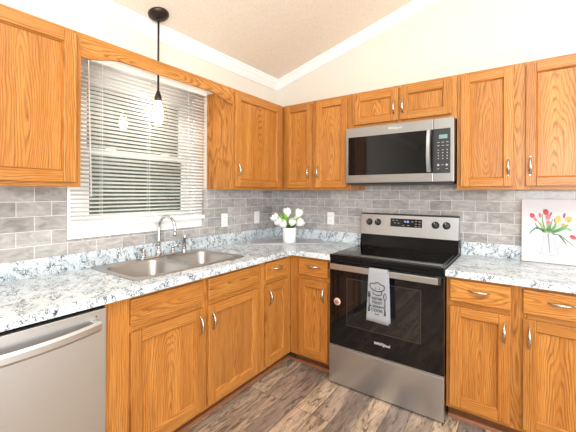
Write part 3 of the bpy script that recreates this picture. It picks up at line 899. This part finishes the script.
# dish towel over the oven handle
tw = thing('dish_towel', (1.365, -0.715, 0.535), 'grey dish towel printed with a chef hat and lettering, hanging on the oven handle', 'towel')
path = [(-0.681, 0.60), (-0.6795, 0.70), (-0.680, 0.80), (-0.682, 0.860), (-0.688, 0.8725), (-0.698, 0.8745), (-0.709, 0.8725), (-0.7145, 0.862), (-0.7155, 0.80), (-0.7165, 0.70), (-0.7175, 0.62), (-0.718, 0.535)]
def fine(path, m):
    out = []
    for (a, b), (c, d) in zip(path, path[1:]):
        for k in range(m): out.append((a + (c - a) * k / m, b + (d - b) * k / m))
    return out + [path[-1]]
def sheet(path, xl, xr, nx, wob, dy=0.0):
    bm = BM(); R = []
    for (y, z) in path:
        t = min(1, max(0, (0.872 - z) / 0.337)); row = []
        for i in range(nx + 1):
            u = i / nx; x = (xl[0] + (xl[1] - xl[0]) * t) * (1 - u) + (xr[0] + (xr[1] - xr[0]) * t) * u
            row.append(bm.verts.new((x, y + dy + wob * t * math.sin(u * 5 + 0.6) * (1 if y < -0.70 else -0.15), z - 0.004 * u * t)))
        R.append(row)
    for a, b in zip(R, R[1:]):
        for i in range(nx):
            f = bm.faces.new((a[i], a[i + 1], b[i + 1], b[i])); f.smooth = True
    return bm
o = obj('cloth', sheet(fine(path, 3), (1.302, 1.287), (1.424, 1.436), 16, 0.003), CLOTH, tw)
md = o.modifiers.new('thickness', 'SOLIDIFY'); md.thickness = 0.0022; md.offset = 0
front = [(y, z) for y, z in path[6:]]
o = obj('folded_layer', sheet(fine([(-0.7118, 0.855), (-0.7122, 0.80), (-0.713, 0.70), (-0.7135, 0.62), (-0.714, 0.545)], 3), (1.36, 1.36), (1.432, 1.447), 10, 0.001), CLOTH, tw)
md = o.modifiers.new('thickness', 'SOLIDIFY'); md.thickness = 0.0016; md.offset = 0
bm = BM(); YT = -0.7222
def TM(x, z): return facing_front(x, YT, z)
for txt, z, s in (('NEVER', 0.686, 0.0235), ('TRUST', 0.661, 0.0235), ('A SKINNY', 0.636, 0.0225), ('COOK', 0.611, 0.026)):
    text_into(bm, txt, s, TM(1.361, z) @ Matrix.Rotation(0.0, 4, 'Z'), 0, 0.0006)
for x in (1.352, 1.361, 1.370): tube(bm, [(x - 0.003, YT, 0.587), (x + 0.003, YT, 0.589)], 0.002, 6)
obj('lettering', bm, PRINT_K, tw)
bm = BM()
hat = [(1.335, 0.742), (1.324, 0.748), (1.314, 0.760), (1.318, 0.778), (1.334, 0.784), (1.345, 0.779), (1.352, 0.789), (1.366, 0.792), (1.380, 0.786), (1.386, 0.778), (1.398, 0.780), (1.410, 0.770), (1.410, 0.754), (1.396, 0.742), (1.392, 0.740), (1.392, 0.716), (1.364, 0.709), (1.336, 0.716), (1.335, 0.742), (1.364, 0.733), (1.392, 0.740)]
tube(bm, [(x, YT, z) for x, z in hat], 0.0023, 6)
tube(bm, [(1.352, YT, 0.745), (1.350, YT, 0.758)], 0.0012, 6); tube(bm, [(1.376, YT, 0.745), (1.378, YT, 0.758)], 0.0012, 6)
obj('hat_print', bm, PRINT_K, tw)
bm = BM()
tube(bm, [(1.309, YT, 0.690), (1.309, YT, 0.640), (1.308, YT, 0.600)], [0.0022, 0.0025, 0.0055], 8)
for dx in (-0.007, -0.0023, 0.0023, 0.007): tube(bm, [(1.309 + dx, YT, 0.727), (1.309 + dx * 0.8, YT, 0.692)], 0.0014, 6)
tube(bm, [(1.302, YT, 0.703), (1.305, YT, 0.692), (1.313, YT, 0.692), (1.316, YT, 0.703)], 0.0026, 6)
obj('fork_print', bm, PRINT_K, tw)
bm = BM()
tube(bm, [(1.413, YT, 0.685), (1.413, YT, 0.63), (1.414, YT, 0.590)], [0.002, 0.0025, 0.0055], 8)
tube(bm, [(1.413 + 0.009 * math.cos(a * PI / 8), YT, 0.707 + 0.021 * math.sin(a * PI / 8)) for a in range(17)], 0.0018, 6)
obj('spoon_print', bm, PRINT_K, tw)

# ------------------------------------------------------------------ microwave
mw = thing('microwave', (1.372, -0.2, 1.437), 'stainless steel over-the-range microwave with a dark glass door', 'microwave')
MX0, MX1, MZ0, MZ1 = 0.989, 1.754, 1.440, 1.864
bm = BM(); box(bm, MX0 + 0.002, MX1 - 0.002, -0.372, -0.0085, MZ0 + 0.004, MZ1 - 0.001); obj('casing', bm, BLACK, mw)
bm = BM(); box(bm, MX0, 1.6275, -0.405, -0.373, MZ0, MZ1, bev=0.004); md_ = obj('door', bm, STEEL_M, mw)
bm = BM(); box(bm, 1.0105, 1.6278, -0.4068, -0.40, 1.500, 1.792, bev=0.001); obj('door_glass', bm, BLACK_G, md_)
bm = BM(); box(bm, 1.6290, MX1, -0.405, -0.373, MZ0, MZ1, bev=0.004); pn = obj('control_panel', bm, STEEL_M, mw)
bm = BM(); box(bm, 1.6292, 1.7335, -0.4068, -0.40, 1.497, 1.793, bev=0.001); kp = obj('keypad', bm, BLACK_P, pn)
bm = BM(); box(bm, 1.664, 1.715, -0.4076, -0.405, 1.726, 1.752); obj('screen', bm, LCD2, kp)
KEY_W = plain('keypad_print', rgb(170, 170, 172), 0.5)
keys = [(1.661 + c * 0.027, 1.702 - r * 0.022, 0.007, 0.002) for r in range(2) for c in range(3)]
keys += [(1.6605 + c * 0.027, 1.651 - r * 0.019, 0.0035, 0.003) for r in range(4) for c in range(3)]
keys += [(1.660, 1.526, 0.006, 0.002), (1.712, 1.526, 0.006, 0.002), (1.6865, 1.553, 0.0075, 0.0015)]
for x, z, hx, hz in keys:
    bm = BM(); box(bm, x - hx, x + hx, -0.4073, -0.406, z - hz, z + hz); obj('key', bm, KEY_W, kp)
for x in (1.660, 1.712):
    bm = BM(); tube(bm, [(x, -0.4064, 1.552), (x, -0.4073, 1.552)], 0.0075, 14); obj('key', bm, KEY_W, kp)
bm = BM(); N = 16; rows = []
for k in range(N + 1):
    t = -1 + 2 * k / N; z = 1.646 + t * 0.140; y = -0.430 - 0.020 * (1 - t * t)
    rows.append([bm.verts.new((a, b, z)) for a, b in ((1.590, y + 0.004), (1.594, y - 0.004), (1.614, y - 0.004), (1.618, y + 0.004), (1.614, y + 0.012), (1.594, y + 0.012))])
for a, b in zip(rows, rows[1:]):
    for k in range(6): bm.faces.new((a[k], a[(k + 1) % 6], b[(k + 1) % 6], b[k]))
bm.faces.new(rows[0][::-1]); bm.faces.new(rows[-1])
for z in (1.520, 1.772): box(bm, 1.595, 1.613, -0.434, -0.404, z - 0.012, z + 0.012, bev=0.002)
obj('handle', bm, STEEL, md_)
bm = BM(); text_into(bm, 'Whirlpool', 0.024, facing_front(1.372, -0.4052, 1.832)); obj('lettering', bm, plain('grey_print', rgb(230, 230, 232), 0.4), md_)
bm = BM(); box(bm, MX0 + 0.01, MX1 - 0.01, -0.39, -0.03, MZ0 - 0.012, MZ0 + 0.004); obj('vent_grille', bm, BLACK_P, mw)

# ------------------------------------------------------------------ pendant lamp
px, py = 0.129, -1.479; pz = CZ + CK * px
pd = thing('pendant_lamp', (px, py, pz), 'bronze pendant lamp with a clear glass shade and glowing bulb in front of the window', 'lamp')
tilt = Matrix.Rotation(-math.atan(CK), 4, 'Y')
bm = BM(); lathe(bm, [(0.0, -0.032), (0.030, -0.031), (0.052, -0.022), (0.066, -0.008), (0.067, 0.0)], (px, py, pz - 0.0005), 32, 0, tilt)
cn = obj('canopy', bm, BRONZE, pd)
for a in (0.7, 0.7 + PI):
    bm = BM(); lathe(bm, [(0.0055, -0.034), (0.0055, -0.024)], (px, py, pz), 10, 0, tilt @ Matrix.Translation((0.035 * math.cos(a), 0.035 * math.sin(a), 0.003))); obj('screw', bm, BLACK_P, cn)
bm = BM(); tube(bm, [(px, py, pz - 0.025), (px, py, 2.035)], 0.0065, 12); lathe(bm, [(0.014, pz - 0.05), (0.014, pz - 0.028)], (px, py, 0), 14); obj('rod', bm, BRONZE, pd)
bm = BM(); lathe(bm, [(0.007, 2.045), (0.010, 2.035), (0.021, 2.003), (0.023, 1.997), (0.023, 1.975), (0.018, 1.972), (0.0, 1.972)], (px, py, 0), 24); obj('socket', bm, BRONZE, pd)
bm = BM()
lathe(bm, [(0.0235, 1.992), (0.0255, 1.985), (0.030, 1.972), (0.052, 1.935), (0.062, 1.895), (0.065, 1.855), (0.058, 1.81)], (px, py, 0), 32, cap=False)
obj('glass_shade', bm, SHADE, pd)
bm = BM(); lathe(bm, [(0.014, 1.973), (0.015, 1.955), (0.024, 1.925), (0.032, 1.90), (0.033, 1.872), (0.026, 1.845), (0.013, 1.828), (0.0, 1.824)], (px, py, 0), 24); obj('bulb', bm, BULB, pd)


# ------------------------------------------------------------------ outlets
def outlet(W, s, z, label, name='wall_outlet', toggle=False):
    t = thing(name, W(s, 0.0085, z), label, 'outlet', 'white outlet plates on the tiles')
    bm = BM(); wbox(bm, W, s - 0.036, s + 0.036, 0.0083, 0.0135, z - 0.058, z + 0.058, 0, 0.002); obj('plate', bm, PLATE, t)
    for dz in (-0.021, 0.021):
        bm = BM(); wbox(bm, W, s - 0.016, s + 0.016, 0.0135, 0.0150, z + dz - 0.014, z + dz + 0.014, 0, 0.0006)
        r = obj('receptacle', bm, PLATE, t)
        bm = BM(); wbox(bm, W, s - 0.008, s - 0.0058, 0.0149, 0.0152, z + dz - 0.004, z + dz + 0.006); wbox(bm, W, s + 0.0058, s + 0.008, 0.0149, 0.0152, z + dz - 0.004, z + dz + 0.006)
        obj('slots', bm, BLACK_P, r)
    return t


outlet(LW, -0.758, 1.124, 'white outlet plate on the left wall tiles, nearest the window')
outlet(LW, -0.330, 1.123, 'white outlet plate on the left wall tiles, nearest the corner')
outlet(BW, 0.649, 1.125, 'white outlet plate on the back wall tiles left of the range')

# ------------------------------------------------------------------ board and flowers
ang = math.atan2(0.64, 0.77)
bm = BM(); box(bm, -0.315, 0.315, -0.135, 0.135, 0.9145, 0.9265, M=Matrix.Translation((0.385, -0.352, 0)) @ Matrix.Rotation(ang, 4, 'Z'), bev=0.003)
tag(obj('serving_board', bm, BOARD), 'flat grey-washed rectangular board lying across the countertop corner under the flower pot', 'board')

PX, PY, PZ = 0.437, -0.385, 0.9268
fp = thing('potted_tulips', (PX, PY, PZ), 'white pot of white tulips with green leaves on the grey board in the corner', 'plant')
bm = BM(); lathe(bm, [(0.0, PZ), (0.057, PZ), (0.059, PZ + 0.003), (0.061, PZ + 0.128), (0.0595, PZ + 0.130), (0.057, PZ + 0.128), (0.056, PZ + 0.10), (0.0, PZ + 0.10)], (PX, PY, 0), 36, cap=False); obj('pot', bm, CERAMIC, fp)
bm = BM(); lathe(bm, [(0.055, PZ + 0.098), (0.04, PZ + 0.112), (0.0, PZ + 0.116)], (PX, PY, 0), 20); obj('moss', bm, LEAF_D, fp)


def tulip(base, direction, L, R, openness=0.0):
    """White tulip: six cupped petals on a stem; base = stem foot, tip in direction."""
    d = Vector(direction).normalized()
    q = d.to_track_quat('Z', 'Y').to_matrix().to_4x4()
    c = Vector(base) + d * L
    bm = BM()
    M = Matrix.Translation(c) @ q
    for ring in range(2):
        for k in range(3):
            a0 = 2 * PI * (k / 3 + ring / 6)
            NU, NV = 6, 6; grid = []
            for i in range(NU + 1):
                u = i / NU
                r = R * (0.18 + 0.95 * math.sin(min(u * 1.9, 1.9)) ** 0.9 - 0.42 * max(0, u - 0.6) * 2.0 + openness * u * u) * (1.0 if ring else 0.9)
                wd = 1.12 * math.sin(PI * (0.12 + 0.88 * u) * 0.98) ** 0.6 if u < 1 else 0.10
                row = []
                for j in range(NV + 1):
                    v = -1 + 2 * j / NV
                    a = a0 + v * wd
                    row.append(bm.verts.new(M @ Vector((r * math.cos(a), r * math.sin(a), 0.062 * R / 0.028 * u - 0.004 * v * v))))
                grid.append(row)
            for a, b in zip(grid, grid[1:]):
                for j in range(NV):
                    f = bm.faces.new((a[j], a[j + 1], b[j + 1], b[j])); f.smooth = True
    fl = obj('tulip', bm, PETAL, fp)
    bm = BM(); b = Vector(base); mid = b.lerp(c, 0.5) + Vector((0, 0, 0.01)); tube(bm, [b, mid, c + d * 0.004], 0.0028, 8)
    obj('stem', bm, LEAF, fl)


def leaf(base, tip, width, mat, bend=0.02):
    b, t = Vector(base), Vector(tip); ax = (t - b); side = ax.cross(Vector((0.55, -0.8, 0.2))).normalized()
    bm = BM(); N = 9; R = []
    for i in range(N + 1):
        u = i / N; p = b.lerp(t, u) + Vector((0, 0, bend * math.sin(PI * u))); w = width * math.sin(PI * min(0.999, 0.06 + 0.94 * u)) ** 0.7
        nrm = side.cross(ax).normalized()
        R.append([bm.verts.new(p - side * w), bm.verts.new(p + nrm * w * 0.35), bm.verts.new(p + side * w)])
    for a, c in zip(R, R[1:]):
        for j in range(2):
            f = bm.faces.new((a[j], a[j + 1], c[j + 1], c[j])); f.smooth = True
    o = obj('leaf', bm, mat, fp)
    md = o.modifiers.new('thickness', 'SOLIDIFY'); md.thickness = 0.0012


RT = Vector((0.815, 0.579, 0))            # to the right as the camera stands
FW = Vector((0.579, -0.815, 0))           # towards the camera
B0 = Vector((PX, PY, PZ + 0.108))
def at(r, f, z): return Vector((PX, PY, PZ)) + RT * r + FW * f + Vector((0, 0, z))
for r, f, z, R, op in ((-0.118, 0.0, 0.205, 0.036, 0.15), (-0.085, 0.03, 0.172, 0.036, 0.1), (-0.050, 0.05, 0.158, 0.036, 0.0), (-0.020, -0.02, 0.250, 0.038, 0.0),
                       (0.078, -0.02, 0.244, 0.037, 0.05), (0.022, 0.045, 0.172, 0.034, 0.0), (0.088, 0.02, 0.170, 0.035, 0.1), (0.062, -0.04, 0.19, 0.032, 0.0), (-0.075, -0.03, 0.19, 0.033, 0.0)):
    tip = at(r, f, z); foot = B0 + RT * (r * 0.22) + FW * (f * 0.3)
    d = tip - foot; tulip(foot, d, d.length - 0.03, R, op)
for r0, r, f, z, w, mt in ((-0.02, -0.09, 0.0, 0.25, 0.018, LEAF), (-0.01, -0.055, 0.02, 0.265, 0.017, LEAF), (0.01, 0.03, 0.01, 0.235, 0.015, LEAF), (0.02, 0.105, 0.0, 0.225, 0.014, LEAF),
                           (0.0, 0.02, 0.06, 0.155, 0.018, LEAF_D), (0.01, 0.05, 0.06, 0.16, 0.018, LEAF_D), (-0.02, -0.035, 0.06, 0.14, 0.016, LEAF_D), (-0.01, -0.10, -0.02, 0.21, 0.016, LEAF), (0.0, 0.045, -0.05, 0.22, 0.016, LEAF)):
    leaf(B0 + RT * r0 + FW * (f * 0.3), at(r, f, z), w, mt)

# ------------------------------------------------------------------ picture leaning on the right
pc = thing('tulip_painting', (2.285, -0.06, 0.9145), 'square white canvas painted with a jug of red and yellow tulips, leaning on the tiles', 'painting')
CX0, CW, CH = 2.116, 0.345, 0.410
LEAN = math.radians(5.5)
PMX = Matrix.Translation((CX0, -0.068, 0.9172)) @ Matrix.Rotation(-LEAN, 4, 'X')     # local: x right, z up, -y to the viewer
bm = BM(); box(bm, 0, CW, 0.0, 0.018, 0, CH, M=PMX, bev=0.002)
cv = obj('canvas', bm, CANVAS, pc)
bm = BM()
for q in ((-0.002, 0.0035, 0, CH), (CW - 0.0035, CW + 0.002, 0, CH), (0, CW, -0.0003, 0.003), (0, CW, CH - 0.003, CH + 0.0015)): box(bm, q[0], q[1], -0.0012, 0.017, q[2], q[3], M=PMX)
obj('canvas_edge', bm, CANVAS_EDGE, pc)


PQ = PMX @ Matrix.Diagonal((0.92, 1.0, 1.02, 1.0))


def blob(bm, cx, cz, rx, rz, rot=0.0, mi=0, n=14, lift=0.0006, point=0.0):
    """A flat dab of paint on the canvas."""
    vs = []
    for k in range(n):
        a = 2 * PI * k / n; x = rx * math.cos(a); z = rz * math.sin(a)
        if point: x *= 1 - point * max(0, z / rz)
        vs.append(PQ @ Vector((cx + x * math.cos(rot) - z * math.sin(rot), -lift, cz + x * math.sin(rot) + z * math.cos(rot))))
    f = bm.faces.new([bm.verts.new(v) for v in vs]); f.material_index = mi


def stroke(bm, pts, w0, w1, mi=0, lift=0.0008):
    P = [Vector((x, z)) for x, z in pts]; L = []; Rr = []
    for i, p in enumerate(P):
        t = (P[min(i + 1, len(P) - 1)] - P[max(0, i - 1)]).normalized(); nn = Vector((-t.y, t.x)); u = i / (len(P) - 1)
        w = w0 + (w1 - w0) * u
        L.append(bm.verts.new(PQ @ Vector((p.x + nn.x * w, -lift, p.y + nn.y * w)))); Rr.append(bm.verts.new(PQ @ Vector((p.x - nn.x * w, -lift, p.y - nn.y * w))))
    for i in range(len(P) - 1):
        f = bm.faces.new((L[i], L[i + 1], Rr[i + 1], Rr[i])); f.material_index = mi


JUG = [plain('paint_jug', rgb(204, 204, 213), 0.7, mott=0.05), plain('paint_jug_line', rgb(150, 150, 164), 0.7)]
bm = BM()
f = bm.faces.new([bm.verts.new(PQ @ Vector((x, -0.0005, z))) for x, z in ((0.105, 0.055), (0.175, 0.048), (0.205, 0.058), (0.190, 0.12), (0.182, 0.165), (0.186, 0.19), (0.118, 0.195), (0.124, 0.165), (0.118, 0.11))])
stroke(bm, [(0.105, 0.055), (0.14, 0.048), (0.175, 0.048), (0.205, 0.058)], 0.0012, 0.0012, 1); stroke(bm, [(0.205, 0.058), (0.19, 0.12), (0.182, 0.165), (0.187, 0.19)], 0.0012, 0.001, 1)
stroke(bm, [(0.118, 0.195), (0.124, 0.165), (0.118, 0.11), (0.105, 0.055)], 0.0008, 0.0008, 1)
stroke(bm, [(0.186, 0.185), (0.215, 0.178), (0.238, 0.16), (0.225, 0.125), (0.200, 0.085)], 0.0016, 0.0012, 1)
stroke(bm, [(0.150, 0.185), (0.155, 0.12), (0.160, 0.06)], 0.004, 0.002, 1)
obj('painted_jug', bm, JUG, cv)
bm = BM()
GR = [plain('paint_green', rgb(120, 172, 118), 0.7, mott=0.15), plain('paint_dark_green', rgb(70, 128, 92), 0.7, mott=0.15), plain('paint_pale_green', rgb(176, 204, 150), 0.7)]
for p, a, b, mi in (([(0.125, 0.195), (0.09, 0.225), (0.06, 0.20), (0.045, 0.178)], 0.004, 0.003, 1), ([(0.13, 0.19), (0.10, 0.25), (0.075, 0.29)], 0.003, 0.0015, 0), ([(0.135, 0.19), (0.12, 0.26), (0.118, 0.31)], 0.006, 0.002, 0),
                    ([(0.145, 0.19), (0.142, 0.25), (0.140, 0.30)], 0.009, 0.003, 2), ([(0.155, 0.19), (0.165, 0.24), (0.175, 0.28)], 0.007, 0.002, 0), ([(0.165, 0.19), (0.19, 0.225), (0.215, 0.25)], 0.007, 0.003, 2),
                    ([(0.17, 0.19), (0.21, 0.205), (0.25, 0.225), (0.275, 0.21)], 0.005, 0.006, 0), ([(0.175, 0.185), (0.215, 0.18), (0.25, 0.15), (0.285, 0.12)], 0.003, 0.002, 1), ([(0.21, 0.18), (0.24, 0.14), (0.255, 0.11)], 0.005, 0.001, 1), ([(0.105, 0.21), (0.085, 0.23), (0.075, 0.25)], 0.004, 0.002, 1), ([(0.15, 0.2), (0.155, 0.23), (0.15, 0.27)], 0.012, 0.004, 0), ([(0.14, 0.195), (0.118, 0.225), (0.105, 0.262)], 0.010, 0.003, 2), ([(0.165, 0.2), (0.186, 0.232), (0.196, 0.262)], 0.010, 0.004, 0), ([(0.17, 0.195), (0.205, 0.215), (0.232, 0.236)], 0.008, 0.003, 0), ([(0.13, 0.2), (0.10, 0.215), (0.07, 0.215)], 0.007, 0.003, 1), ([(0.185, 0.2), (0.22, 0.22), (0.26, 0.245)], 0.005, 0.006, 0)):
    stroke(bm, p, a, b, mi)
obj('painted_leaves', bm, GR, cv)
PL = 0
RD = [plain('paint_red', rgb(204, 84, 96), 0.7, mott=0.1), plain('paint_pink', rgb(216, 128, 144), 0.7, mott=0.1), plain('paint_yellow', rgb(222, 198, 112), 0.7, mott=0.1), plain('paint_mauve', rgb(150, 110, 150), 0.7), plain('paint_orange', rgb(236, 168, 90), 0.7)]
for cx, cz, rx, rz, rot, mi in ((0.060, 0.297, 0.015, 0.017, 0.5, 0), (0.078, 0.272, 0.009, 0.013, 0.7, 1), (0.105, 0.300, 0.009, 0.016, 0.2, 1), (0.138, 0.322, 0.017, 0.020, 0.0, 0), (0.150, 0.290, 0.016, 0.018, -0.3, 1), (0.146, 0.300, 0.008, 0.012, 0.2, 3),
                                (0.152, 0.255, 0.013, 0.013, 0.0, 1), (0.205, 0.278, 0.017, 0.024, -0.15, 2), (0.262, 0.280, 0.020, 0.020, -0.9, 2), (0.238, 0.303, 0.007, 0.018, -0.2, 3), (0.190, 0.270, 0.008, 0.014, 0.2, 3), (0.232, 0.245, 0.014, 0.009, 0.0, 4), (0.283, 0.172, 0.019, 0.013, -0.5, 0), (0.129, 0.33, 0.006, 0.010, 0.4, 1), (0.262, 0.272, 0.008, 0.009, 0, 4), (0.165, 0.31, 0.006, 0.016, -0.4, 3)):
    PL = PL % 5 + 1
    bm = BM(); blob(bm, cx, cz, rx, rz, rot, 0, lift=0.0010 + 0.0001 * PL, point=0.25); obj('painted_tulip', bm, RD[mi], cv)
